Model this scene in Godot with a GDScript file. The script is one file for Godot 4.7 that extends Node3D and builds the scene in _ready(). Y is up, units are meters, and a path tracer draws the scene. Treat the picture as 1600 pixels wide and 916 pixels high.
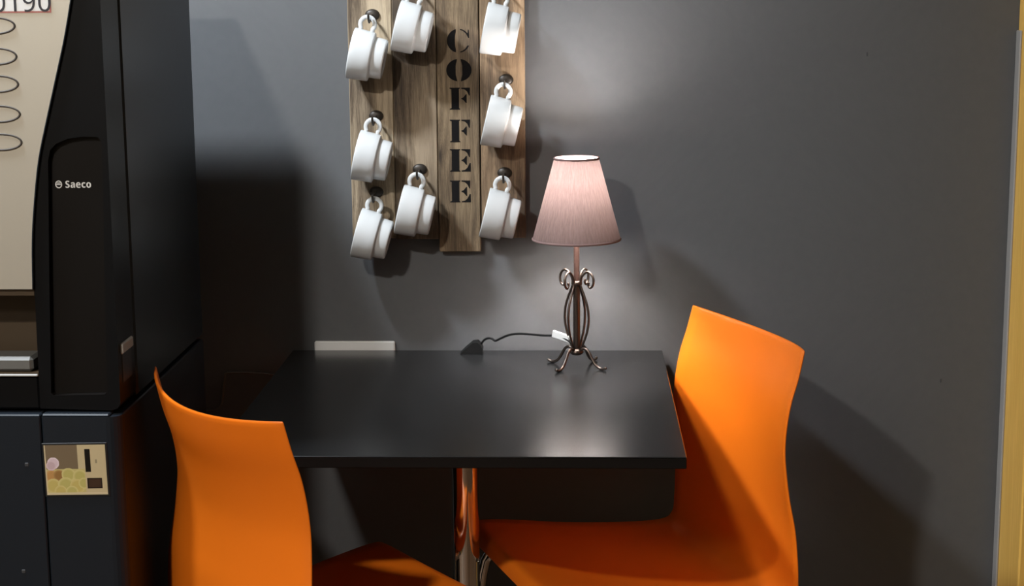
extends Node3D

# ------------------------------------------------------------------ helpers
var used := {}

func numbered(called: String) -> String:
	if not used.has(called):
		used[called] = 0
		return called
	used[called] += 1
	return "%s_%03d" % [called, used[called]]

func tag(o: Node, label: String, category: String, group := "") -> void:
	o.set_meta("label", label)
	o.set_meta("category", category)
	if group != "":
		o.set_meta("group", group)

func thing(called: String, at: Vector3, label: String, category: String, group := "") -> Node3D:
	var o := Node3D.new()
	o.name = numbered(called)
	add_child(o)
	o.position = at
	tag(o, label, category, group)
	return o

func newst(smooth := false) -> SurfaceTool:
	var st := SurfaceTool.new()
	st.begin(Mesh.PRIMITIVE_TRIANGLES)
	st.set_smooth_group(0 if smooth else -1)
	return st

func commit(st: SurfaceTool) -> ArrayMesh:
	st.generate_normals()
	return st.commit()

# one named mesh; off moves geometry written in room coordinates into its parent's frame
func obj(called: String, st, m: Material, parent: Node = self, off := Vector3.ZERO) -> MeshInstance3D:
	var o := MeshInstance3D.new()
	o.name = called if parent != self else numbered(called)
	o.mesh = st if st is Mesh else commit(st)
	o.material_override = m
	o.position = off
	parent.add_child(o, true)
	return o

func struct(called: String, st, m: Material, parent: Node = self) -> MeshInstance3D:
	var o := obj(called, st, m, parent)
	if parent == self:
		o.set_meta("kind", "structure")
	return o

func tri(st: SurfaceTool, a: Vector3, b: Vector3, c: Vector3) -> void:
	st.add_vertex(a); st.add_vertex(b); st.add_vertex(c)

func quad(st: SurfaceTool, a: Vector3, b: Vector3, c: Vector3, d: Vector3) -> void:
	tri(st, a, b, c); tri(st, a, c, d)

# box from lo to hi with chamfered edges
func box(st: SurfaceTool, lo: Vector3, hi: Vector3, ch := 0.0, x := Transform3D.IDENTITY) -> void:
	var c := (lo + hi) / 2.0
	var h := (hi - lo) / 2.0
	var k := minf(ch, minf(h.x, minf(h.y, h.z)) * 0.98)
	var p := func(sx: int, sy: int, sz: int, axis: int) -> Vector3:
		var v := Vector3(sx * (h.x - k), sy * (h.y - k), sz * (h.z - k))
		if axis == 0: v.x = sx * h.x
		if axis == 1: v.y = sy * h.y
		if axis == 2: v.z = sz * h.z
		return x * (c + v)
	var put := func(pts: Array, n: Vector3) -> void:
		var nn := (pts[1] - pts[0] as Vector3).cross(pts[2] - pts[0])
		if nn.dot(x.basis * n) > 0.0:
			pts.reverse()
		for i in range(1, pts.size() - 1):
			tri(st, pts[0], pts[i], pts[i + 1])
	for s in [-1, 1]:
		put.call([p.call(s, -1, -1, 0), p.call(s, 1, -1, 0), p.call(s, 1, 1, 0), p.call(s, -1, 1, 0)], Vector3(s, 0, 0))
		put.call([p.call(-1, s, -1, 1), p.call(1, s, -1, 1), p.call(1, s, 1, 1), p.call(-1, s, 1, 1)], Vector3(0, s, 0))
		put.call([p.call(-1, -1, s, 2), p.call(1, -1, s, 2), p.call(1, 1, s, 2), p.call(-1, 1, s, 2)], Vector3(0, 0, s))
	if k <= 0.0:
		return
	for a in [-1, 1]:
		for b in [-1, 1]:
			put.call([p.call(a, b, -1, 0), p.call(a, b, 1, 0), p.call(a, b, 1, 1), p.call(a, b, -1, 1)], Vector3(a, b, 0))
			put.call([p.call(a, -1, b, 0), p.call(a, 1, b, 0), p.call(a, 1, b, 2), p.call(a, -1, b, 2)], Vector3(a, 0, b))
			put.call([p.call(-1, a, b, 1), p.call(1, a, b, 1), p.call(1, a, b, 2), p.call(-1, a, b, 2)], Vector3(0, a, b))
			for e in [-1, 1]:
				put.call([p.call(a, b, e, 0), p.call(a, b, e, 1), p.call(a, b, e, 2)], Vector3(a, b, e))

func boxst(lo: Vector3, hi: Vector3, ch := 0.0, x := Transform3D.IDENTITY) -> SurfaceTool:
	var st := newst()
	box(st, lo, hi, ch, x)
	return st

# polygon in the xy plane of x, extruded from 0 to depth along its z
func prism(st: SurfaceTool, poly: PackedVector2Array, depth: float, x := Transform3D.IDENTITY) -> void:
	var pl := poly
	if Geometry2D.is_polygon_clockwise(pl):
		pl = poly.duplicate()
		pl.reverse()
	var t := Geometry2D.triangulate_polygon(pl)
	var flip := depth < 0.0
	for i in range(0, t.size(), 3):
		var a := pl[t[i]]
		var b := pl[t[i + 1]]
		var c := pl[t[i + 2]]
		if (b - a).cross(c - a) > 0.0:
			var s := b
			b = c
			c = s
		var f := [x * Vector3(a.x, a.y, depth), x * Vector3(b.x, b.y, depth), x * Vector3(c.x, c.y, depth)]
		var g := [x * Vector3(a.x, a.y, 0), x * Vector3(c.x, c.y, 0), x * Vector3(b.x, b.y, 0)]
		if flip:
			f.reverse(); g.reverse()
		tri(st, f[0], f[1], f[2])
		tri(st, g[0], g[1], g[2])
	for i in pl.size():
		var a := pl[i]
		var b := pl[(i + 1) % pl.size()]
		var q := [x * Vector3(a.x, a.y, 0), x * Vector3(a.x, a.y, depth), x * Vector3(b.x, b.y, depth), x * Vector3(b.x, b.y, 0)]
		if flip:
			q.reverse()
		quad(st, q[0], q[1], q[2], q[3])

# rows of points joined into a smooth surface
func loft(st: SurfaceTool, rows: Array, closed := true, cap := false) -> void:
	for i in rows.size() - 1:
		var a: PackedVector3Array = rows[i]
		var b: PackedVector3Array = rows[i + 1]
		var n := a.size()
		for j in (n if closed else n - 1):
			var k := (j + 1) % n
			quad(st, a[j], b[j], b[k], a[k])
	if cap:
		for e in [0, rows.size() - 1]:
			var r: PackedVector3Array = rows[e]
			var m := Vector3.ZERO
			for v in r:
				m += v
			m /= r.size()
			for j in r.size():
				var k := (j + 1) % r.size()
				if e == 0:
					tri(st, m, r[j], r[k])
				else:
					tri(st, m, r[k], r[j])

func smooth_path(pts: PackedVector3Array, per := 6) -> PackedVector3Array:
	var out := PackedVector3Array()
	for i in pts.size() - 1:
		var a := pts[maxi(i - 1, 0)]
		var b := pts[i]
		var c := pts[i + 1]
		var d := pts[mini(i + 2, pts.size() - 1)]
		for k in per:
			out.append(b.cubic_interpolate(c, a, d, float(k) / per))
	out.append(pts[pts.size() - 1])
	return out

func tube(st: SurfaceTool, pts: PackedVector3Array, r: float, sides := 10, flat := 1.0) -> void:
	var rows := []
	var t0 := (pts[1] - pts[0]).normalized()
	var up := Vector3.UP if absf(t0.y) < 0.9 else Vector3.RIGHT
	var u := t0.cross(up).normalized()
	for i in pts.size():
		var t := (pts[mini(i + 1, pts.size() - 1)] - pts[maxi(i - 1, 0)]).normalized()
		u = (u - t * u.dot(t)).normalized()
		var v := t.cross(u)
		var ring := PackedVector3Array()
		for j in sides:
			var a := TAU * j / sides
			ring.append(pts[i] + u * cos(a) * r + v * sin(a) * r * flat)
		rows.append(ring)
	loft(st, rows, true, true)

func tubest(pts: PackedVector3Array, r: float, sides := 10, per := 0) -> SurfaceTool:
	var st := newst(true)
	tube(st, smooth_path(pts, per) if per > 0 else pts, r, sides)
	return st

# profile of (radius, height) turned about the y axis
func lathe(st: SurfaceTool, prof: PackedVector2Array, seg := 40, at := Vector3.ZERO) -> void:
	var rows := []
	for p in prof:
		var ring := PackedVector3Array()
		for j in seg:
			var a := TAU * j / seg
			ring.append(at + Vector3(cos(a) * p.x, p.y, sin(a) * p.x))
		rows.append(ring)
	loft(st, rows, true, false)

func lathest(prof: PackedVector2Array, seg := 40, at := Vector3.ZERO) -> SurfaceTool:
	var st := newst(true)
	lathe(st, prof, seg, at)
	return st

func mat(c: Color, rough := 0.6, metal := 0.0, spec := 0.5) -> StandardMaterial3D:
	var m := StandardMaterial3D.new()
	m.albedo_color = c
	m.roughness = rough
	m.metallic = metal
	m.metallic_specular = spec
	return m

func glow(c: Color, e: float) -> StandardMaterial3D:
	var m := mat(Color(0.9, 0.9, 0.9), 0.5)
	m.emission_enabled = true
	m.emission = c
	m.emission_energy_multiplier = e
	return m

func lin(r: float, g: float, b: float) -> Color:
	return Color(r, g, b).linear_to_srgb()

func noise_image(w: int, h: int, fx: float, fy: float, sd: int, lo: Color, hi: Color, power := 1.0, fine := 0.0) -> ImageTexture:
	var n := FastNoiseLite.new()
	n.seed = sd
	n.frequency = 1.0
	n.fractal_octaves = 4
	var n2 := FastNoiseLite.new()
	n2.seed = sd + 7
	n2.frequency = 1.0
	var im := Image.create(w, h, false, Image.FORMAT_RGB8)
	for y in h:
		for x in w:
			# wraps round in both directions
			var ax := TAU * x / w
			var ay := TAU * y / h
			var v := n.get_noise_3d(cos(ax) * fx, sin(ax) * fx + 31.0 * sin(ay) * fy / 31.0, cos(ay) * fy)
			v += fine * n2.get_noise_3d(cos(ax) * fx * 5.0, sin(ax) * fx * 5.0 + sin(ay) * fy * 3.0, cos(ay) * fy * 3.0)
			var t := clampf(0.5 + v * 0.9, 0.0, 1.0)
			im.set_pixel(x, y, lo.lerp(hi, pow(t, power)))
	return ImageTexture.create_from_image(im)

func wood_image(sd: int) -> ImageTexture:
	# grain running along v, with a few knots
	var w := 256
	var h := 512
	var n := FastNoiseLite.new()
	n.seed = sd
	n.frequency = 0.011
	n.fractal_octaves = 3
	var g := FastNoiseLite.new()
	g.seed = sd + 3
	g.frequency = 0.9
	var blotch := FastNoiseLite.new()
	blotch.seed = sd + 9
	blotch.frequency = 0.006
	var im := Image.create(w, h, false, Image.FORMAT_RGB8)
	var rng := RandomNumberGenerator.new()
	rng.seed = sd
	var knots := []
	for i in 3:
		knots.append(Vector3(rng.randf() * w, rng.randf() * h, 4.0 + rng.randf() * 5.0))
	for y in h:
		for x in w:
			var warp := n.get_noise_2d(x * 1.0, y * 0.25) * 34.0
			var dark := 0.0
			for k: Vector3 in knots:
				var dx := (x - k.x)
				var dy := (y - k.y) * 0.45
				var d := sqrt(dx * dx + dy * dy)
				warp += 26.0 * exp(-d / (k.z * 3.0)) * signf(dx + 0.01)
				dark += 0.8 * exp(-d * d / (k.z * k.z))
			var ring := 0.5 + 0.5 * sin((x + warp) * 0.21)
			var fib := g.get_noise_2d(x * 0.6 + warp * 0.2, y * 0.02)
			var b := blotch.get_noise_2d(x * 1.0, y * 0.4)
			var t := clampf(0.60 + 0.20 * (ring - 0.5) + 0.36 * fib + 0.75 * b - dark * 0.6, 0.0, 1.0)
			var c := Color(0.25, 0.20, 0.15).lerp(Color(0.76, 0.69, 0.585), t)
			if b > 0.18:
				c = c.lerp(Color(0.66, 0.60, 0.52), (b - 0.18) * 1.4)
			im.set_pixel(x, y, c)
	return ImageTexture.create_from_image(im)

# ------------------------------------------------------------------ scene
const WALL_X0 := -2.6
const WALL_X1 := 2.4
const ROOM_Z := 4.9
const CEIL := 2.52
const TOP := 0.73          # table top height
var M := {}

func _ready() -> void:
	# camera
	var cam := Camera3D.new()
	cam.name = "camera"
	cam.fov = 19.655
	cam.near = 0.05
	add_child(cam)
	cam.transform = Transform3D(Basis(Vector3.UP, 0.04) * Basis(Vector3.RIGHT, -0.179) * Basis(Vector3.BACK, -0.0079), Vector3(0.1926, 1.4061, 3.1377))
	cam.current = true
	# environment
	var we := WorldEnvironment.new()
	we.name = "environment"
	var env := Environment.new()
	env.background_mode = Environment.BG_COLOR
	env.background_color = Color(0, 0, 0)
	env.tonemap_mode = Environment.TONE_MAPPER_LINEAR
	env.tonemap_exposure = 1.0
	env.sdfgi_enabled = true
	env.ssao_enabled = true
	env.ssil_enabled = true
	we.environment = env
	add_child(we)
	# ceiling spots: position, aim, energy, cone, colour
	var spots := [
		[Vector3(-0.98, CEIL, 0.90), Vector3(-0.78, 1.52, -0.10), 10.3, Color(0.92, 0.96, 1.0), 0.115],
		[Vector3(-0.92, CEIL, 2.90), Vector3(0.0, 0.7, 0.5), 5.5, Color(1.0, 0.98, 0.95), 0.07],
	]

	# large flat ceiling panel behind the camera
	var panel_at := Vector3(-1.7, CEIL, 3.9)

	make_materials()
	build_room()
	ceiling_panel(panel_at, Vector2(1.2, 0.6), 2.6, Color(1.0, 0.97, 0.93))
	for s in spots:
		ceiling_spot(s[0], s[1], s[2], s[3], s[4])
	build_table()
	build_chairs()
	build_cabinet()
	build_machine()
	build_rack()
	build_lamp()
	build_socket()

func make_materials() -> void:
	M.wall = mat(Color(1, 1, 1), 0.62, 0.0, 0.4)
	M.wall.uv1_triplanar = true
	M.wall.uv1_world_triplanar = true
	M.wall.uv1_scale = Vector3(1.4, 1.4, 1.4)
	M.wall.albedo_texture = noise_image(256, 256, 5.0, 5.0, 11, lin(0.097, 0.0985, 0.1015), lin(0.102, 0.1035, 0.1065), 1.0, 0.5)
	M.cream = mat(lin(0.62, 0.55, 0.42), 0.8)
	M.ceiling = mat(lin(0.7, 0.68, 0.64), 0.9)
	M.floor = mat(lin(0.16, 0.09, 0.05), 0.5)
	M.door_wood = mat(Color(1, 1, 1), 0.42)
	M.door_wood.albedo_texture = noise_image(128, 256, 6.0, 0.8, 5, lin(0.80, 0.46, 0.090), lin(0.93, 0.58, 0.14), 1.0, 0.4)
	M.door_wood.uv1_triplanar = true
	M.door_wood.uv1_scale = Vector3(5, 1.2, 5)
	M.door_leaf = mat(lin(0.22, 0.12, 0.035), 0.45)
	M.strip = mat(lin(0.34, 0.33, 0.315), 0.35)
	M.table = mat(lin(0.012, 0.0125, 0.013), 0.24, 0.0, 0.5)
	M.chrome = mat(lin(0.75, 0.74, 0.72), 0.06, 1.0)
	M.orange = mat(lin(0.88, 0.190, 0.009), 0.40, 0.0, 0.4)
	M.black = mat(lin(0.012, 0.012, 0.012), 0.45)
	M.machine_side = mat(lin(0.012, 0.018, 0.025), 0.34, 0.0, 0.4)
	M.machine_door = mat(lin(0.006, 0.0063, 0.007), 0.34, 0.0, 0.25)
	M.machine_panel = mat(lin(0.007, 0.006, 0.0055), 0.4, 0.0, 0.28)
	M.cabinet = mat(lin(0.013, 0.017, 0.023), 0.38, 0.0, 0.35)
	M.silver = mat(lin(0.54, 0.505, 0.43), 0.42, 0.55)
	M.niche = mat(lin(0.055, 0.034, 0.015), 0.55)
	M.tray = mat(lin(0.16, 0.16, 0.15), 0.5, 0.3)
	M.white = mat(lin(0.75, 0.75, 0.73), 0.5)
	M.porcelain = mat(lin(0.60, 0.61, 0.605), 0.16, 0.0, 0.5)
	M.red = mat(lin(0.50, 0.17, 0.15), 0.5)
	M.ink = mat(lin(0.02, 0.02, 0.025), 0.6)
	M.button_rim = mat(lin(0.05, 0.042, 0.035), 0.6)
	M.grey_plastic = mat(lin(0.42, 0.42, 0.40), 0.4)
	M.core = mat(lin(0.010, 0.008, 0.007), 0.7, 0.0, 0.2)
	M.screw = mat(lin(0.045, 0.047, 0.05), 0.6)
	M.letter = mat(lin(0.010, 0.009, 0.009), 0.9, 0.0, 0.2)
	M.bronze = mat(lin(0.10, 0.076, 0.064), 0.30, 0.85)
	M.copper = mat(lin(0.16, 0.095, 0.08), 0.32, 0.7)
	M.hook = mat(lin(0.035, 0.028, 0.022), 0.45, 0.4)
	M.cord = mat(lin(0.006, 0.006, 0.006), 0.6, 0.0, 0.3)
	M.thin_cord = mat(lin(0.10, 0.075, 0.055), 0.5)
	M.plastic_white = mat(lin(0.72, 0.72, 0.70), 0.3)
	M.shade = mat(Color(1, 1, 1), 0.9)
	M.shade.albedo_texture = noise_image(512, 128, 60.0, 0.9, 33, lin(0.105, 0.072, 0.067), lin(0.165, 0.117, 0.107), 1.0, 0.3)
	M.shade.backlight_enabled = true
	M.shade.backlight = Color(0.85, 0.85, 0.85)
	M.lining = mat(lin(0.8, 0.78, 0.76), 0.9)
	M.lining.backlight_enabled = true
	M.lining.backlight = Color(0.65, 0.65, 0.65)

func build_room() -> void:
	var t := 0.15
	var back := struct("wall_back", boxst(Vector3(WALL_X0 - t, -t, -t), Vector3(WALL_X1 + t, CEIL + t, 0)), M.wall)
	struct("wall_left", boxst(Vector3(WALL_X0 - t, -t, 0), Vector3(WALL_X0, CEIL + t, ROOM_Z)), M.cream)
	struct("wall_right", boxst(Vector3(WALL_X1, -t, 0), Vector3(WALL_X1 + t, CEIL + t, ROOM_Z)), M.cream)
	struct("wall_front", boxst(Vector3(WALL_X0 - t, -t, ROOM_Z), Vector3(WALL_X1 + t, CEIL + t, ROOM_Z + t)), M.cream)
	struct("floor", boxst(Vector3(WALL_X0, -t, 0), Vector3(WALL_X1, 0, ROOM_Z)), M.floor)
	struct("ceiling", boxst(Vector3(WALL_X0, CEIL, 0), Vector3(WALL_X1, CEIL + t, ROOM_Z)), M.ceiling)
	# old nail holes in the paint
	for p in [Vector3(0.719, 1.280, 0.0), Vector3(0.8746, 0.669, 0.0)]:
		obj("nail_hole", boxst(p + Vector3(-0.0014, -0.0035, -0.001), p + Vector3(0.0014, 0.0035, 0.0003), 0.0003), M.screw, back)
	# wooden door post that stands out from the end of the grey wall
	var fr := struct("trim_1", boxst(Vector3(0.990, 0, 0.0), Vector3(1.075, 2.16, 0.172), 0.003), M.door_wood)
	obj("edge_strip", boxst(Vector3(0.986, 0.0, 0.001), Vector3(0.9905, 1.322, 0.030), 0.0015), M.strip, fr)
	struct("trim_2", boxst(Vector3(0.990, 2.16, 0.0), Vector3(2.02, 2.22, 0.172), 0.003), M.door_wood)
	struct("trim_3", boxst(Vector3(1.935, 0, 0.0), Vector3(2.02, 2.16, 0.172), 0.003), M.door_wood)
	struct("door_1", boxst(Vector3(1.077, 0.004, 0.0), Vector3(1.933, 2.158, 0.12), 0.002), M.door_leaf)

func ceiling_spot(at: Vector3, aim: Vector3, e: float, c: Color, r: float) -> void:
	var o := thing("ceiling_spotlight", at, "large round ceiling light close to the grey wall" if r > 0.1 else "small round ceiling light out in the room", "light", "ceiling lights")
	obj("rim", lathest(PackedVector2Array([Vector2(r, 0.0), Vector2(r, -0.006), Vector2(r + 0.010, -0.008), Vector2(r + 0.018, -0.004), Vector2(r + 0.019, 0.0)]), 40), M.white, o)
	obj("lamp_disc", lathest(PackedVector2Array([Vector2(0.0005, -0.003), Vector2(r, -0.003)]), 40), glow(c, 8.0), o)
	var l := SpotLight3D.new()
	l.name = "spot_beam"
	l.light_color = c
	l.light_energy = e
	l.light_size = r
	l.spot_range = 12.0
	l.spot_angle = 60.0
	l.spot_angle_attenuation = 1.0
	l.spot_attenuation = 2.0
	l.shadow_enabled = true
	o.add_child(l)
	l.look_at_from_position(at + Vector3(0, -0.02, 0), aim, Vector3.RIGHT)

func ceiling_panel(at: Vector3, size: Vector2, e: float, c: Color) -> void:
	var o := thing("ceiling_panel_light", at, "flat rectangular ceiling panel light out in the room", "light", "ceiling lights")
	var h := Vector3(size.x / 2, 0, size.y / 2)
	var st := newst()
	box(st, Vector3(-h.x - 0.02, -0.012, -h.z - 0.02), Vector3(h.x + 0.02, 0.0, -h.z), 0.002)
	box(st, Vector3(-h.x - 0.02, -0.012, h.z), Vector3(h.x + 0.02, 0.0, h.z + 0.02), 0.002)
	box(st, Vector3(-h.x - 0.02, -0.012, -h.z), Vector3(-h.x, 0.0, h.z), 0.002)
	box(st, Vector3(h.x, -0.012, -h.z), Vector3(h.x + 0.02, 0.0, h.z), 0.002)
	obj("frame", st, M.white, o)
	obj("diffuser", boxst(Vector3(-h.x, -0.006, -h.z), Vector3(h.x, -0.001, h.z)), glow(c, 1.5), o)
	var l := AreaLight3D.new()
	l.name = "panel_light"
	l.area_size = size
	l.light_color = c
	l.light_energy = e
	l.area_range = 12.0
	l.area_attenuation = 2.0
	l.shadow_enabled = true
	o.add_child(l)
	l.position = Vector3(0, -0.02, 0)
	l.rotation = Vector3(-PI / 2, 0, 0)

# ------------------------------------------------------------------ table
func build_table() -> void:
	var o := thing("pedestal_table", Vector3(0, 0, 0.380), "square black table on a chrome pedestal, pushed against the grey wall", "table")
	obj("table_top", boxst(Vector3(-0.35, TOP - 0.0025, -0.368), Vector3(0.35, TOP, 0.368), 0.001), M.table, o)
	obj("table_core", boxst(Vector3(-0.3496, TOP - 0.018, -0.3676), Vector3(0.3496, TOP - 0.0025, 0.3676), 0.001), M.core, o)
	var st := newst()
	box(st, Vector3(-0.20, TOP - 0.026, -0.02), Vector3(0.20, TOP - 0.018, 0.02), 0.002)
	box(st, Vector3(-0.02, TOP - 0.026, -0.20), Vector3(0.02, TOP - 0.018, 0.20), 0.002)
	obj("mounting_bracket", st, M.black, o)
	obj("pedestal", lathest(PackedVector2Array([Vector2(0.0235, 0.03), Vector2(0.0235, TOP - 0.026)]), 48), M.chrome, o)
	obj("foot_plate", lathest(PackedVector2Array([Vector2(0.0005, 0.036), Vector2(0.05, 0.034), Vector2(0.20, 0.010), Vector2(0.215, 0.006), Vector2(0.215, 0.0), Vector2(0.0005, 0.0)]), 48), M.chrome, o)

# ------------------------------------------------------------------ chairs
func interp(keys: Array, s: float) -> float:
	# keys spaced evenly, smooth interpolation
	var f := clampf(s, 0.0, 1.0) * (keys.size() - 1)
	var i := mini(int(f), keys.size() - 2)
	var a: float = keys[maxi(i - 1, 0)]
	var b: float = keys[i]
	var c: float = keys[i + 1]
	var d: float = keys[mini(i + 2, keys.size() - 1)]
	return cubic_interpolate(b, c, a, d, f - i)

func chair_shell() -> SurfaceTool:
	# rows from the top of the back down to the front lip; forward is -z in the chair's own frame
	var ff := [0.0, 0.010, 0.0225, 0.030, 0.033, 0.031, 0.027, 0.0215, 0.019, 0.0185, 0.022, 0.045, 0.12, 0.24, 0.32, 0.385, 0.412, 0.420]
	var yy := [0.835, 0.795, 0.755, 0.715, 0.675, 0.635, 0.595, 0.555, 0.515, 0.474, 0.443, 0.430, 0.432, 0.445, 0.458, 0.467, 0.464, 0.445]
	var ww := [0.209, 0.211, 0.212, 0.213, 0.215, 0.219, 0.224, 0.231, 0.236, 0.240, 0.242, 0.242, 0.242, 0.241, 0.240, 0.238, 0.237, 0.235]
	var sg := [0.050, 0.051, 0.051, 0.049, 0.045, 0.040, 0.036, 0.032, 0.029, 0.028, 0.028, 0.030, 0.030, 0.026, 0.018, 0.009, 0.003, 0.0]
	for i in ff.size():
		ff[i] -= 0.240
	var n := 72
	var m := 20
	var th := 0.0028
	var rows := []
	var eps := 0.004
	var point := func(s: float, t: float) -> Vector3:
		var tx := interp(ff, s + eps) - interp(ff, s - eps)
		var ty := interp(yy, s + eps) - interp(yy, s - eps)
		var tl := Vector2(tx, ty).normalized()
		var nrm := Vector2(tl.y, -tl.x)       # rearward or downward side
		var k: float = interp(sg, s) * (1.0 - t * t)
		var drop: float = 0.002 * (1.0 - t * t) * clampf(1.0 - s * 8.0, 0.0, 1.0)
		var f: float = interp(ff, s) + nrm.x * k
		var y: float = interp(yy, s) + nrm.y * k - drop
		return Vector3(t * interp(ww, s), y, -f)
	var loop := func(s: float, w: float, along: float) -> PackedVector3Array:
		var front := PackedVector3Array()
		var back := PackedVector3Array()
		for j in m + 1:
			var t := -1.0 + 2.0 * j / m
			var p: Vector3 = point.call(s, t)
			var ds: Vector3 = (point.call(minf(s + 0.006, 1.0), t) as Vector3) - (point.call(maxf(s - 0.006, 0.0), t) as Vector3)
			var dt: Vector3 = (point.call(s, minf(t + 0.02, 1.0)) as Vector3) - (point.call(s, maxf(t - 0.02, -1.0)) as Vector3)
			var nn := ds.cross(dt).normalized()
			p += ds.normalized() * along
			var e := w * (0.55 if j == 0 or j == m else 1.0)
			front.append(p + nn * e)
			back.append(p - nn * e)
		var out := PackedVector3Array()
		for j in m + 1:
			out.append(front[j])
		var dr: Vector3 = (point.call(s, 1.0) as Vector3) - (point.call(s, 0.97) as Vector3)
		out.append((front[m] + back[m]) / 2.0 + dr.normalized() * w * 0.6)
		for j in range(m, -1, -1):
			out.append(back[j])
		var dl: Vector3 = (point.call(s, -1.0) as Vector3) - (point.call(s, -0.97) as Vector3)
		out.append((front[0] + back[0]) / 2.0 + dl.normalized() * w * 0.6)
		return out
	rows.append(loop.call(0.0, th * 0.25, -0.0030))
	rows.append(loop.call(0.0, th * 0.75, -0.0018))
	for i in n + 1:
		rows.append(loop.call(float(i) / n, th, 0.0))
	rows.append(loop.call(1.0, th * 0.75, 0.0018))
	rows.append(loop.call(1.0, th * 0.25, 0.0030))
	var st := newst(true)
	loft(st, rows, true, false)
	for e in [0, rows.size() - 1]:
		var r: PackedVector3Array = rows[e]
		for j in m:
			quad(st, r[j], r[j + 1], r[2 * m + 1 - j], r[2 * m + 2 - j])
	return st

func build_chairs() -> void:
	var o := thing("shell_chair", Vector3.ZERO, "orange plastic shell chair standing beside the vending machine, its back turned to the machine", "chair", "orange chairs at the black table")
	obj("seat_shell", chair_shell(), M.orange, o)
	for s in [-1, 1]:
		obj("leg", tubest(PackedVector3Array([Vector3(s * 0.12, 0.412, -0.10), Vector3(s * 0.18, 0.412, -0.13), Vector3(s * 0.208, 0.38, -0.165), Vector3(s * 0.215, 0.0, -0.195)]), 0.0105, 12, 6), M.chrome, o)
		obj("leg", tubest(PackedVector3Array([Vector3(s * 0.12, 0.388, 0.08), Vector3(s * 0.17, 0.388, 0.11), Vector3(s * 0.198, 0.36, 0.150), Vector3(s * 0.205, 0.0, 0.22)]), 0.0105, 12, 6), M.chrome, o)
	var st := newst()
	box(st, Vector3(-0.13, 0.408, -0.11), Vector3(0.13, 0.418, -0.09), 0.002)
	box(st, Vector3(-0.13, 0.384, 0.07), Vector3(0.13, 0.394, 0.09), 0.002)
	obj("under_frame", st, M.chrome, o)
	var r := o.duplicate()
	r.name = numbered("shell_chair")
	add_child(r)
	r.set_meta("label", "orange plastic shell chair with its back towards the wooden door frame, across the table")
	# placed by the middle of the top of the back and the way each chair faces
	place_chair(o, Vector3(-0.3286, 0, 0.795), Vector3(0.7953, 0, -0.6062))
	place_chair(r as Node3D, Vector3(0.4732, 0, 0.3197), Vector3(-0.9353, 0, 0.3539))

func place_chair(o: Node3D, top_mid: Vector3, forward: Vector3) -> void:
	var f := forward.normalized()
	o.basis = Basis(f.cross(Vector3.UP), Vector3.UP, -f)
	o.position = top_mid + f * 0.240

# ------------------------------------------------------------------ vending machine
func build_cabinet() -> void:
	var base := Vector3(-0.79, -0.1074, 0.3)
	var o := thing("machine_cabinet", base, "dark blue-grey base cabinet with a coin sticker, under the coffee machine", "cabinet")
	o.position = Vector3(-0.7202, 0.0, 0.5015)
	o.scale = Vector3.ONE * 0.929
	obj("body", boxst(Vector3(-1.057, -0.1074, 0.0), Vector3(-0.5235, 0.750, 0.578), 0.002), M.cabinet, o, -base)
	var face := func(pts: PackedVector2Array) -> SurfaceTool:
		var st := newst()
		prism(st, pts, 0.82, Transform3D(Basis(Vector3(1, 0, 0), Vector3(0, 0, -1), Vector3(0, 1, 0)), Vector3(0, -0.07, 0)))
		return st
	var pr := PackedVector2Array([Vector2(-0.6470, -0.580), Vector2(-0.6470, -0.598), Vector2(-0.6450, -0.600)])
	for i in 7:
		var a := PI / 2 * i / 6.0
		pr.append(Vector2(-0.545 + sin(a) * 0.022, -0.578 - cos(a) * 0.022))
	pr.append(Vector2(-0.523, -0.577))
	obj("front_panel", face.call(pr), M.cabinet, o, -base)
	obj("front_panel", face.call(PackedVector2Array([Vector2(-1.057, -0.580), Vector2(-1.057, -0.595), Vector2(-1.052, -0.600), Vector2(-0.651, -0.600), Vector2(-0.649, -0.598), Vector2(-0.649, -0.580)])), M.cabinet, o, -base)
	# chamfered top edge of the front
	obj("top_edge", boxst(Vector3(-0.6470, 0.7495, 0.570), Vector3(-0.5400, 0.7545, 0.599), 0.0022), M.cabinet, o, -base)
	obj("top_edge", boxst(Vector3(-1.055, 0.7495, 0.570), Vector3(-0.6490, 0.7535, 0.599), 0.0022), M.cabinet, o, -base)
	for p in [Vector3(-0.6745, 0.673, 0.600), Vector3(-0.6900, 0.497, 0.600)]:
		obj("screw", boxst(p + Vector3(-0.003, -0.003, -0.001), p + Vector3(0.003, 0.003, 0.0008), 0.0007), M.screw, o, -base)
	# coin sticker in a thin dark frame
	var c := Vector3(-0.5963, 0.6652, 0.6003)
	var x := Transform3D(Basis(Vector3.BACK, 0.018), c)
	obj("sticker_frame", boxst(Vector3(-0.0515, -0.0435, 0), Vector3(0.0515, 0.0435, 0.0012), 0.0004, x), M.black, o, -base)
	var q := QuadMesh.new()
	q.size = Vector2(0.097, 0.081)
	var sm := mat(Color(1, 1, 1), 0.35)
	sm.albedo_texture = coin_print()
	var sk := obj("coin_sticker", q, sm, o)
	sk.transform = Transform3D(x.basis, c - base + Vector3(0, 0, 0.0016))
	sk.set_meta("label", "beige sticker with a photo of coins and two black slots")

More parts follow.
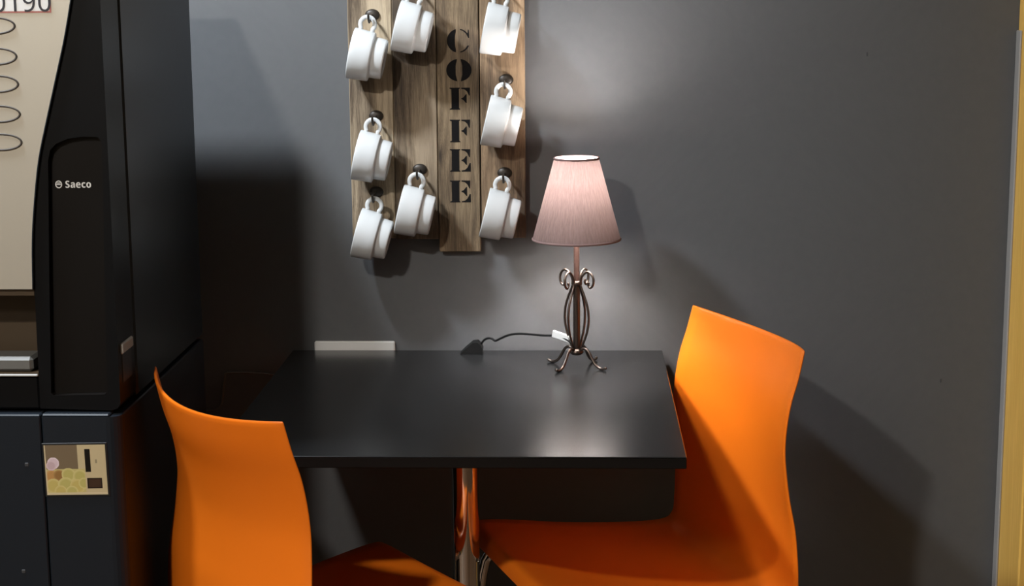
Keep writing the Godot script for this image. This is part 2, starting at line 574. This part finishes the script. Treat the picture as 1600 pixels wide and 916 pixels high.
func coin_print() -> ImageTexture:
	var w := 194
	var h := 162
	var im := Image.create(w, h, false, Image.FORMAT_RGB8)
	im.fill(Color8(196, 180, 142))
	im.fill_rect(Rect2i(0, 0, 105, 90), Color8(118, 102, 80))
	im.fill_rect(Rect2i(0, 78, 126, 76), Color8(196, 182, 120))
	var disc := func(cx: float, cy: float, r: float, a: Color, b: Color) -> void:
		for y in range(int(cy - r), int(cy + r) + 1):
			for x in range(int(cx - r), int(cx + r) + 1):
				if x < 0 or y < 0 or x >= 126 or y >= h:
					continue
				var d := Vector2(x - cx, y - cy).length() / r
				if d < 1.0:
					im.set_pixel(x, y, a.lerp(b, smoothstep(0.6, 0.95, d) * 0.6))
	var coins := [[18, 100, 20, 0], [42, 98, 18, 1], [72, 96, 22, 2], [108, 102, 22, 2], [22, 132, 24, 3], [62, 130, 26, 2], [98, 134, 24, 3], [120, 124, 18, 2], [44, 150, 20, 3], [80, 152, 20, 2]]
	var tones := [[Color8(186, 140, 84), Color8(206, 170, 116)], [Color8(150, 112, 64), Color8(184, 150, 96)], [Color8(186, 176, 104), Color8(220, 208, 150)], [Color8(196, 178, 104), Color8(214, 200, 142)]]
	for k in coins:
		disc.call(float(k[0]), float(k[1]), float(k[2]), tones[k[3]][0], tones[k[3]][1])
	disc.call(26.0, 58.0, 19.0, Color8(212, 190, 198), Color8(236, 220, 228))
	disc.call(19.0, 66.0, 16.0, Color8(196, 170, 176), Color8(226, 208, 214))
	im.fill_rect(Rect2i(0, 0, 4, h), Color8(206, 190, 152))
	im.fill_rect(Rect2i(0, 154, w, 8), Color8(206, 192, 156))
	im.fill_rect(Rect2i(128, 14, 17, 74), Color8(14, 12, 10))
	im.fill_rect(Rect2i(131, 108, 47, 34), Color8(28, 18, 12))
	im.fill_rect(Rect2i(135, 112, 39, 26), Color8(64, 46, 34))
	im.fill_rect(Rect2i(160, 48, 6, 12), Color8(150, 138, 110))
	return ImageTexture.create_from_image(im)

func mirror_poly(p: PackedVector2Array, cx: float) -> PackedVector2Array:
	var r := PackedVector2Array()
	for v in p:
		r.append(Vector2(2.0 * cx - v.x, v.y))
	return r

func build_machine() -> void:
	var base := Vector3(-0.79, 0.757, 0.3)
	var off := -base
	var o := thing("coffee_machine", base, "black coffee vending machine with a silver button panel, standing on its base cabinet", "vending machine")
	o.position = Vector3(-0.7202, 0.8031, 0.5015)
	o.scale = Vector3.ONE * 0.929
	obj("body", boxst(Vector3(-1.057, 0.757, 0.0), Vector3(-0.5235, 1.443, 0.484), 0.004), M.machine_side, o, off)
	# the curved edge between silver panel and black column
	var edge := PackedVector2Array([Vector2(-0.5585, 1.441), Vector2(-0.5646, 1.4107), Vector2(-0.5686, 1.3918), Vector2(-0.5814, 1.3349), Vector2(-0.5998, 1.268), Vector2(-0.6159, 1.2101), Vector2(-0.6311, 1.1517), Vector2(-0.6421, 1.0829), Vector2(-0.6486, 1.0233), Vector2(-0.6520, 0.9512)])
	var curve := PackedVector2Array()
	for i in edge.size() - 1:
		for k in 4:
			curve.append(edge[i].cubic_interpolate(edge[i + 1], edge[maxi(i - 1, 0)], edge[mini(i + 2, edge.size() - 1)], k / 4.0))
	curve.append(edge[edge.size() - 1])
	# black door column with a recess
	var col := PackedVector2Array()
	for v in curve:
		col.append(v + Vector2(0.0012, 0))
	col.append(Vector2(-0.6525, 0.760))
	col.append(Vector2(-0.540, 0.757))
	col.append(Vector2(-0.530, 0.760))
	col.append(Vector2(-0.525, 0.768))
	col.append(Vector2(-0.525, 1.441))
	var rec := PackedVector2Array([Vector2(-0.634, 0.785), Vector2(-0.630, 0.781), Vector2(-0.549, 0.783), Vector2(-0.545, 0.788), Vector2(-0.536, 1.10), Vector2(-0.534, 1.179), Vector2(-0.5400, 1.186), Vector2(-0.5640, 1.1865), Vector2(-0.5864, 1.1833), Vector2(-0.6040, 1.1760), Vector2(-0.6140, 1.166), Vector2(-0.618, 1.150), Vector2(-0.626, 0.98)])
	var cs := CSGPolygon3D.new()
	cs.name = "door_column"
	cs.polygon = col
	cs.depth = 0.095
	cs.material = M.machine_door
	o.add_child(cs)
	cs.position = off + Vector3(0, 0, 0.585)
	var hole := CSGPolygon3D.new()
	hole.name = "recess"
	hole.operation = CSGShape3D.OPERATION_SUBTRACTION
	hole.polygon = rec
	hole.depth = 0.018
	hole.material = M.machine_panel
	cs.add_child(hole)
	hole.position = Vector3(0, 0, 0.006)
	var lc := newst()
	prism(lc, mirror_poly(col, -0.79), -0.095, Transform3D(Basis.IDENTITY, Vector3(0, 0, 0.585)))
	obj("door_column", lc, M.machine_door, o, off)
	# silver button panel
	var sp := PackedVector2Array(curve)
	var mir := mirror_poly(curve, -0.79)
	mir.reverse()
	sp.append_array(mir)
	var ss := newst()
	prism(ss, sp, -0.10, Transform3D(Basis.IDENTITY, Vector3(0, 0, 0.590)))
	var panel := obj("button_panel", ss, M.silver, o, off)
	panel.set_meta("label", "champagne silver panel with oval buttons")
	var bead := PackedVector3Array()
	for v in curve:
		bead.append(Vector3(v.x + 0.0006, v.y, 0.590))
	obj("panel_bead", tubest(bead, 0.0012, 8), M.machine_side, o, off)
	# oval buttons
	var ys := [1.3545, 1.3087, 1.2673, 1.2219, 1.1791]
	for y in ys:
		var ring := newst(true)
		var rows := []
		var prof := [Vector2(0.0, 0.0), Vector2(0.0, 0.0012), Vector2(0.0012, 0.0020), Vector2(0.0028, 0.0012), Vector2(0.0034, 0.0)]
		for j in 40:
			var a := TAU * j / 40.0
			var r := PackedVector3Array()
			for p: Vector2 in prof:
				r.append(Vector3(cos(a) * (0.0335 - p.x), sin(a) * (0.0135 - p.x), 0.590 + p.y) + Vector3(-0.6875, y, 0))
			rows.append(r)
		rows.append(rows[0])
		loft(ring, rows, false, false)
		var bt := obj("button", ring, M.button_rim, o, off)
		var fc := newst()
		var f1 := PackedVector3Array()
		var f2 := PackedVector3Array()
		for j in 40:
			var a := TAU * j / 40.0
			f1.append(Vector3(cos(a) * 0.0314, sin(a) * 0.0114, 0.5895) + Vector3(-0.6875, y, 0))
			f2.append(Vector3(cos(a) * 0.0304, sin(a) * 0.0104, 0.5908) + Vector3(-0.6875, y, 0))
		loft(fc, [f1, f2], true, true)
		obj("button_face", fc, M.silver, bt)
	# number sticker
	var lb := obj("number_sticker", boxst(Vector3(-0.708, 1.3735, 0.5898), Vector3(-0.5985, 1.4095, 0.5908)), M.red, o, off)
	obj("paper", boxst(Vector3(-0.706, 1.3760, 0.5900), Vector3(-0.6010, 1.4070, 0.5911)), M.white, lb)
	var tx := text_mesh("0190", 0.030, 400)
	var ti := obj("digits", tx, M.ink, lb)
	ti.position = Vector3(-0.6425, 1.3790 + 0.0110, 0.5912)
	# niche with cup tray
	var ns := newst()
	box(ns, Vector3(-0.93, 0.815, 0.486), Vector3(-0.6522, 0.953, 0.500))
	box(ns, Vector3(-0.93, 0.940, 0.500), Vector3(-0.6522, 0.9505, 0.583))
	box(ns, Vector3(-0.93, 0.812, 0.500), Vector3(-0.6522, 0.818, 0.585))
	obj("cup_niche", ns, M.niche, o, off)
	obj("cup_tray", boxst(Vector3(-0.92, 0.8185, 0.530), Vector3(-0.6610, 0.8420, 0.584), 0.005), M.tray, o, off)
	obj("chrome_strip", boxst(Vector3(-0.928, 0.8120, 0.580), Vector3(-0.6530, 0.8155, 0.5885), 0.001), M.grey_plastic, o, off)
	obj("lower_panel", boxst(Vector3(-0.9268, 0.7585, 0.486), Vector3(-0.6532, 0.8115, 0.5835), 0.003), M.machine_door, o, off)
	# maker's mark on the column
	var lg := obj("maker_logo", text_mesh("Saeco", 0.0107, 800), M.white, o)
	lg.position = off + Vector3(-0.5765, 1.1122, 0.5735)
	var em := newst(true)
	var er := PackedVector3Array()
	for j in 25:
		var a := TAU * j / 24.0
		er.append(Vector3(-0.6070 + cos(a) * 0.0046, 1.1122 + sin(a) * 0.0052, 0.5738))
	tube(em, er, 0.0010, 6)
	tube(em, PackedVector3Array([Vector3(-0.6105, 1.1122, 0.5738), Vector3(-0.6035, 1.1122, 0.5738)]), 0.0010, 6)
	tube(em, PackedVector3Array([Vector3(-0.6095, 1.1145, 0.5738), Vector3(-0.6045, 1.1145, 0.5738)]), 0.0008, 6)
	obj("maker_emblem", em, M.white, o, off)
	# latch on the side of the door
	obj("latch_slot", boxst(Vector3(-0.5260, 0.797, 0.512), Vector3(-0.5236, 0.846, 0.566), 0.001), M.black, o, off)
	obj("latch", boxst(Vector3(-0.5260, 0.844, 0.508), Vector3(-0.5205, 0.861, 0.572), 0.002), M.grey_plastic, o, off)

func text_mesh(s: String, cap: float, weight: int, fontname := "Droid Sans") -> TextMesh:
	var f := SystemFont.new()
	f.font_names = PackedStringArray([fontname])
	f.font_weight = weight
	var t := TextMesh.new()
	t.text = s
	t.font = f
	t.font_size = 64
	t.pixel_size = cap / 46.0
	t.depth = 0.0006
	t.curve_step = 1.0
	return t

# ------------------------------------------------------------------ cup rack
func build_rack() -> void:
	var base := Vector3(-0.068, 0.92, 0.0)
	var off := -base
	var o := thing("cup_rack", base, "rustic plank board stencilled COFFEE with cup hooks, hung on the grey wall", "rack")
	var pl := [[-0.2290, -0.1485, 0.946], [-0.1475, -0.0680, 0.944], [-0.0668, 0.0105, 0.9205], [0.0125, 0.0945, 0.946]]
	for i in 4:
		var m := mat([Color(0.98, 0.97, 0.95), Color(0.84, 0.82, 0.80), Color(0.80, 0.76, 0.70), Color(0.86, 0.80, 0.74)][i], 0.72)
		m.albedo_texture = wood_image(40 + i)
		m.uv1_triplanar = true
		m.uv1_triplanar_sharpness = 8.0
		m.uv1_scale = Vector3(6.0, 1.7, 6.0)
		m.uv1_offset = Vector3(0.1 - pl[i][0] * 6.0, -1.53, 0.3)
		var zt: float = 0.022 if i != 2 else 0.0225
		obj("plank", boxst(Vector3(pl[i][0], pl[i][2], 0.004), Vector3(pl[i][1], 1.475, zt), 0.0012), m, o, off)
	for y in [1.02, 1.39]:
		obj("batten", boxst(Vector3(-0.21, y, 0.0), Vector3(0.08, y + 0.04, 0.004)), M.niche, o, off)
	# stencilled letters
	var spell := ["C", "O", "F", "F", "E", "E"]
	var tops := [[-0.0474, -0.0060, 1.3317, 1.2885], [-0.0494, -0.0029, 1.2773, 1.2364], [-0.0440, -0.0055, 1.2249, 1.1849], [-0.0443, -0.0060, 1.1663, 1.1249], [-0.0450, -0.0065, 1.1121, 1.0704], [-0.0457, -0.0070, 1.0539, 1.0132]]
	for i in 6:
		var b = tops[i]
		var st := newst()
		for poly in stencil(spell[i]):
			var pp := PackedVector2Array()
			for v in poly:
				pp.append(Vector2(lerpf(b[0], b[1], v.x), lerpf(b[3], b[2], v.y)))
			prism(st, pp, 0.0004, Transform3D(Basis.IDENTITY, Vector3(0, 0, 0.02245)))
		obj("letter", st, M.letter, o, off)
	# cups: middle of the cup, then the label
	var what := [
		[Vector3(-0.187, 1.285, 0.0715), "white cup hanging highest on the plank nearest the vending machine", 0.0],
		[Vector3(-0.104, 1.333, 0.0715), "white cup on the upper hook of the plank beside the COFFEE lettering, vending machine side", 0.03],
		[Vector3(0.054, 1.329, 0.0715), "white cup hanging highest on the plank nearest the table lamp, lamplight on it", -0.02],
		[Vector3(0.055, 1.163, 0.0715), "white cup on the middle hook of the plank nearest the table lamp", 0.02],
		[Vector3(-0.182, 1.101, 0.0715), "white cup on the middle hook of the plank nearest the vending machine", 0.01],
		[Vector3(-0.105, 1.001, 0.0715), "white cup on the lower hook of the plank beside the COFFEE lettering, vending machine side", 0.02],
		[Vector3(0.051, 0.994, 0.0715), "white cup hanging lowest on the plank nearest the table lamp", 0.03],
		[Vector3(-0.185, 0.957, 0.0715), "white cup hanging lowest on the plank nearest the vending machine", 0.05],
	]
	var hooks := [Vector2(-0.183, 1.358), Vector2(-0.099, 1.406), Vector2(0.058, 1.402), Vector2(0.060, 1.239), Vector2(-0.180, 1.174), Vector2(-0.101, 1.075), Vector2(0.056, 1.068), Vector2(-0.183, 1.033)]
	for h in hooks:
		var hs := newst(true)
		# oval rosette
		var rows := []
		for p: Vector2 in [Vector2(1.0, 0.0), Vector2(0.98, 0.003), Vector2(0.80, 0.0055), Vector2(0.45, 0.0068), Vector2(0.05, 0.007)]:
			var r := PackedVector3Array()
			for j in 28:
				var a := TAU * j / 28.0
				r.append(Vector3(h.x + cos(a) * 0.0135 * p.x, h.y + sin(a) * 0.0105 * p.x, 0.022 + p.y))
			rows.append(r)
		loft(hs, rows, true, false)
		tube(hs, smooth_path(PackedVector3Array([Vector3(h.x, h.y - 0.001, 0.027), Vector3(h.x, h.y - 0.002, 0.045), Vector3(h.x, h.y - 0.008, 0.060), Vector3(h.x, h.y - 0.0125, 0.070), Vector3(h.x, h.y - 0.009, 0.079), Vector3(h.x, h.y - 0.002, 0.083), Vector3(h.x, h.y + 0.002, 0.083)]), 6), 0.0021, 10)
		obj("hook", hs, M.hook, o, off)
	var proto: Node3D = null
	for i in what.size():
		var c: Node3D
		if i == 0:
			c = make_cup(what[i][1])
			proto = c
		else:
			c = proto.duplicate()
			c.name = numbered("coffee_cup")
			add_child(c)
			c.set_meta("label", what[i][1])
		var tilt: float = 0.21 + what[i][2]
		# mouth points along the wall towards the machine and a little up
		var axis := Vector3(-cos(tilt), sin(tilt), 0.02).normalized()
		var out := Vector3(sin(tilt), cos(tilt), 0.0).normalized()
		var b := Basis(out, axis, out.cross(axis))
		c.transform = Transform3D(b, (what[i][0] as Vector3) - axis * 0.031)

func make_cup(label: String) -> Node3D:
	var c := thing("coffee_cup", Vector3.ZERO, label, "cup", "white cups hanging on the rack")
	var prof := PackedVector2Array([
		Vector2(0.0003, 0.0018), Vector2(0.028, 0.0018), Vector2(0.0300, 0.0005), Vector2(0.0330, 0.0), Vector2(0.0352, 0.0010), Vector2(0.0360, 0.003),
		Vector2(0.0368, 0.0120), Vector2(0.0372, 0.0205), Vector2(0.0378, 0.0222), Vector2(0.0420, 0.0232), Vector2(0.0436, 0.0240), Vector2(0.0443, 0.0256),
		Vector2(0.0450, 0.0350), Vector2(0.0458, 0.0500), Vector2(0.0464, 0.0600), Vector2(0.0460, 0.0618), Vector2(0.0448, 0.0622), Vector2(0.0436, 0.0612),
		Vector2(0.0425, 0.0500), Vector2(0.0412, 0.0300), Vector2(0.0395, 0.0270), Vector2(0.0345, 0.0240), Vector2(0.0335, 0.0200), Vector2(0.0320, 0.0080), Vector2(0.0280, 0.0050), Vector2(0.0003, 0.0048)])
	obj("bowl", lathest(prof, 64), M.porcelain, c)
	# ring handle in the plane of the axis, on the +x side
	var pts := PackedVector3Array()
	for j in 25:
		var a := deg_to_rad(-124.0 + 248.0 * j / 24.0)
		pts.append(Vector3(0.0560 + cos(a) * 0.0132, 0.0420 + sin(a) * 0.0130, 0))
	pts.insert(0, Vector3(0.0430, 0.0308, 0))
	pts.append(Vector3(0.0435, 0.0532, 0))
	var st := newst(true)
	tube(st, pts, 0.0025, 12, 1.6)
	obj("handle", st, M.porcelain, c)
	return c

func stencil(ch: String) -> Array:
	var out := []
	var el := func(cx: float, cy: float, rx: float, ry: float, a0: float, a1: float, n := 14) -> Array:
		var r := []
		for i in n + 1:
			var a := deg_to_rad(lerpf(a0, a1, float(i) / n))
			r.append(Vector2(cx + cos(a) * rx, cy + sin(a) * ry))
		return r
	match ch:
		"C":
			var left: Array = el.call(0.52, 0.5, 0.52, 0.5, 104.0, 256.0)
			left.append_array([Vector2(0.40, 0.10), Vector2(0.36, 0.3), Vector2(0.35, 0.5), Vector2(0.36, 0.7), Vector2(0.40, 0.90)])
			out.append(left)
			var up: Array = el.call(0.52, 0.5, 0.50, 0.5, 82.0, 38.0, 8)
			up.append_array([Vector2(0.93, 0.96), Vector2(0.97, 0.96), Vector2(0.99, 0.62), Vector2(0.94, 0.62), Vector2(0.84, 0.80), Vector2(0.70, 0.92), Vector2(0.58, 0.95)])
			out.append(up)
			var low: Array = el.call(0.52, 0.5, 0.50, 0.5, -82.0, -24.0, 8)
			low.append_array([Vector2(0.90, 0.30), Vector2(0.80, 0.16), Vector2(0.70, 0.09), Vector2(0.58, 0.05)])
			out.append(low)
		"O":
			var l: Array = el.call(0.5, 0.5, 0.5, 0.5, 98.0, 262.0)
			l.append_array([Vector2(0.42, 0.08), Vector2(0.37, 0.3), Vector2(0.37, 0.7), Vector2(0.42, 0.92)])
			out.append(l)
			var r: Array = el.call(0.5, 0.5, 0.5, 0.5, 82.0, -82.0)
			r.append_array([Vector2(0.58, 0.08), Vector2(0.63, 0.3), Vector2(0.63, 0.7), Vector2(0.58, 0.92)])
			out.append(r)
		_:
			out.append([Vector2(0.0, 1.0), Vector2(0.0, 0.965), Vector2(0.09, 0.93), Vector2(0.09, 0.07), Vector2(0.0, 0.035), Vector2(0.0, 0.0), Vector2(0.5, 0.0), Vector2(0.5, 0.035), Vector2(0.45, 0.06), Vector2(0.45, 0.94), Vector2(0.5, 0.965), Vector2(0.5, 1.0)])
			out.append([Vector2(0.56, 1.0), Vector2(0.56, 0.95), Vector2(0.72, 0.92), Vector2(0.84, 0.82), Vector2(0.93, 0.64), Vector2(0.97, 0.64), Vector2(0.98, 1.0)])
			out.append([Vector2(0.56, 0.52), Vector2(0.66, 0.56), Vector2(0.78, 0.70), Vector2(0.82, 0.70), Vector2(0.82, 0.30), Vector2(0.78, 0.30), Vector2(0.66, 0.44), Vector2(0.56, 0.48)])
			if ch == "E":
				out.append([Vector2(0.56, 0.0), Vector2(0.56, 0.05), Vector2(0.72, 0.08), Vector2(0.84, 0.18), Vector2(0.95, 0.38), Vector2(1.0, 0.38), Vector2(1.0, 0.0)])
	return out

# ------------------------------------------------------------------ table lamp
func build_lamp() -> void:
	var base := Vector3(0.189, TOP, 0.150)
	var o := thing("table_lamp", base, "lit table lamp with dusty pink shade and scrolled wire foot on the table", "lamp")
	# heights above the table
	var y0 := 0.2330
	var y1 := 0.3770
	var r0 := 0.0785
	var r1 := 0.0396
	# fabric cone, mapped so the weave runs round it
	var sh := newst(true)
	var ln := newst(true)
	var seg := 72
	for i in 8:
		for j in seg:
			var uv := []
			var pts := []
			var pin := []
			for q in [[i, j], [i + 1, j], [i + 1, j + 1], [i, j + 1]]:
				var f: float = q[0] / 8.0
				var a: float = TAU * q[1] / seg
				var r := lerpf(r0, r1, f)
				pts.append(Vector3(cos(a) * r, lerpf(y0, y1, f), sin(a) * r))
				pin.append(Vector3(cos(a) * (r - 0.0012), lerpf(y0, y1, f), sin(a) * (r - 0.0012)))
				uv.append(Vector2(float(q[1]) / seg, f))
			for k in [0, 1, 2, 0, 2, 3]:
				sh.set_uv(uv[k])
				sh.add_vertex(pts[k])
			for k in [0, 2, 1, 0, 3, 2]:
				ln.add_vertex(pin[k])
	var shade := obj("lamp_shade", sh, M.shade, o)
	obj("shade_lining", ln, M.lining, shade)
	for e in [[y0, r0], [y1, r1]]:
		var rim := PackedVector3Array()
		for j in 65:
			var a := TAU * j / 64.0
			rim.append(Vector3(cos(a) * (e[1] - 0.0006), e[0], sin(a) * (e[1] - 0.0006)))
		var rm := mat(lin(0.20, 0.125, 0.115), 0.8)
		obj("rim_tape", tubest(rim, 0.0022, 8), rm, shade)
	# shade carrier ring under the bulb
	var car := newst(true)
	for k in 3:
		var a := TAU * k / 3.0 + 0.4
		tube(car, PackedVector3Array([Vector3(cos(a) * 0.014, 0.268, sin(a) * 0.014), Vector3(cos(a) * 0.068, 0.266, sin(a) * 0.068)]), 0.0012, 6)
	obj("shade_carrier", car, M.bronze, o)
	# stem, socket and bulb
	obj("stem", lathest(PackedVector2Array([Vector2(0.0052, 0.150), Vector2(0.0052, 0.262)]), 20), M.copper, o)
	obj("lower_stem", lathest(PackedVector2Array([Vector2(0.0064, 0.033), Vector2(0.0064, 0.150)]), 20), M.bronze, o)
	obj("bulb_socket", lathest(PackedVector2Array([Vector2(0.0005, 0.255), Vector2(0.0125, 0.256), Vector2(0.0140, 0.260), Vector2(0.0140, 0.288), Vector2(0.0120, 0.290), Vector2(0.0005, 0.290)]), 24), M.black, o)
	var bm := glow(Color(1.0, 0.92, 0.82), 14.0)
	obj("bulb", lathest(PackedVector2Array([Vector2(0.0100, 0.290), Vector2(0.0120, 0.296), Vector2(0.0170, 0.304), Vector2(0.0185, 0.315), Vector2(0.0180, 0.345), Vector2(0.0155, 0.360), Vector2(0.0100, 0.368), Vector2(0.0040, 0.3715), Vector2(0.0003, 0.372)]), 32), bm, o)
	for e in [[0.346, 0.15], [0.312, 0.14]]:
		var l := OmniLight3D.new()
		l.name = "bulb_light"
		l.light_color = Color(1.0, 0.975, 0.965)
		l.light_energy = e[1]
		l.light_size = 0.016
		l.omni_range = 8.0
		l.omni_attenuation = 2.0
		l.shadow_enabled = true
		o.add_child(l, true)
		l.position = Vector3(0, e[0], 0)
	# collars
	obj("collar", lathest(PackedVector2Array([Vector2(0.0058, 0.148), Vector2(0.0090, 0.149), Vector2(0.0100, 0.153), Vector2(0.0090, 0.157), Vector2(0.0058, 0.158)]), 20), M.bronze, o)
	obj("collar", lathest(PackedVector2Array([Vector2(0.0005, 0.022), Vector2(0.0090, 0.0225), Vector2(0.0125, 0.026), Vector2(0.0125, 0.029), Vector2(0.0090, 0.033), Vector2(0.0055, 0.034)]), 24), M.bronze, o)
	for k in 4:
		var a := deg_to_rad(35.0 + 90.0 * k)
		var d := Vector3(cos(a), 0, sin(a))
		var at := func(r: float, y: float) -> Vector3: return d * r + Vector3(0, y, 0)
		# belly and top scroll in one bent wire
		var w := PackedVector3Array([at.call(0.0085, 0.034), at.call(0.0150, 0.046), at.call(0.0225, 0.066), at.call(0.0262, 0.088), at.call(0.0240, 0.110), at.call(0.0170, 0.130), at.call(0.0098, 0.146), at.call(0.0085, 0.155), at.call(0.0110, 0.164), at.call(0.0170, 0.172), at.call(0.0250, 0.1755), at.call(0.0325, 0.171), at.call(0.0365, 0.162), at.call(0.0350, 0.152), at.call(0.0295, 0.147), at.call(0.0255, 0.151), at.call(0.0265, 0.157)])
		obj("scroll_wire", tubest(w, 0.0022, 8, 5), M.bronze, o)
		var ft := PackedVector3Array([at.call(0.0070, 0.028), at.call(0.0130, 0.034), at.call(0.0200, 0.0345), at.call(0.0270, 0.029), at.call(0.0330, 0.019), at.call(0.0400, 0.0095), at.call(0.0480, 0.0040), at.call(0.0560, 0.0026), at.call(0.0640, 0.0052)])
		obj("foot", tubest(ft, 0.0027, 8, 5), M.bronze, o)
	# flex with a paper tag, running to a plug by the wall
	var cp := PackedVector3Array([Vector3(0.0100, 0.7477, 0.0350), Vector3(0.0163, 0.7559, 0.0389), Vector3(0.0238, 0.7599, 0.0435), Vector3(0.0313, 0.7597, 0.0482), Vector3(0.0374, 0.7568, 0.0521), Vector3(0.0473, 0.7624, 0.0583), Vector3(0.0596, 0.7695, 0.0661), Vector3(0.0730, 0.7743, 0.0746), Vector3(0.0875, 0.7768, 0.0840), Vector3(0.1056, 0.7780, 0.0956), Vector3(0.1270, 0.7791, 0.1096), Vector3(0.1459, 0.7811, 0.1220), Vector3(0.1646, 0.7795, 0.1345), Vector3(0.1797, 0.7722, 0.1446), Vector3(0.1878, 0.7639, 0.1500)])
	obj("flex", tubest(cp, 0.0021, 8, 4), M.cord, o, -base)
	var td := (Vector3(0.1786, 0.7790, 0.140) - Vector3(0.1459, 0.7865, 0.122)).normalized()
	var tz := td.cross(Vector3.UP).normalized()
	var tb := Basis(td, tz.cross(td), tz)
	obj("paper_tag", boxst(Vector3(-0.0195, -0.0068, -0.0030), Vector3(0.0195, 0.0068, 0.0030), 0.0012, Transform3D(tb, Vector3(0.1622, 0.7815, 0.132) - base)), M.white, o)
	var pg := newst()
	prism(pg, PackedVector2Array([Vector2(-0.029, 0.7303), Vector2(-0.022, 0.7375), Vector2(-0.012, 0.7460), Vector2(-0.006, 0.7515), Vector2(0.004, 0.7525), Vector2(0.010, 0.7465), Vector2(0.013, 0.7390), Vector2(0.012, 0.7303)]), 0.030, Transform3D(Basis.IDENTITY, Vector3(0, 0, 0.020)))
	obj("plug", pg, M.cord, o, -base)

# ------------------------------------------------------------------ small things on the wall
func build_socket() -> void:
	var base := Vector3(-0.2325, 0.706, 0.0)
	var o := thing("wall_socket", base, "white double wall socket showing above the back edge of the black table", "socket")
	obj("frame", boxst(Vector3(-0.0765, -0.040, 0), Vector3(0.0765, 0.040, 0.0095), 0.002), M.plastic_white, o)
	for s in [-1, 1]:
		obj("insert", boxst(Vector3(s * 0.036 - 0.022, -0.022, 0.009), Vector3(s * 0.036 + 0.022, 0.022, 0.0112), 0.001), M.plastic_white, o)
	var c := PackedVector3Array([Vector3(-0.6000, 0.6080, 0.0060), Vector3(-0.5200, 0.6095, 0.0060), Vector3(-0.5062, 0.6108, 0.0060), Vector3(-0.4961, 0.6159, 0.0060), Vector3(-0.4907, 0.6272, 0.0060), Vector3(-0.4874, 0.6499, 0.0060), Vector3(-0.4839, 0.6751, 0.0060), Vector3(-0.4812, 0.6826, 0.0060), Vector3(-0.4700, 0.6845, 0.0060), Vector3(-0.4294, 0.6839, 0.0060), Vector3(-0.3987, 0.6814, 0.0060), Vector3(-0.3901, 0.6802, 0.0060), Vector3(-0.3100, 0.6790, 0.0060)])
	var w := obj("power_cord", tubest(c, 0.0019, 8, 4), M.thin_cord)
	tag(w, "thin brownish cord running along the grey wall between machine and table", "cord")
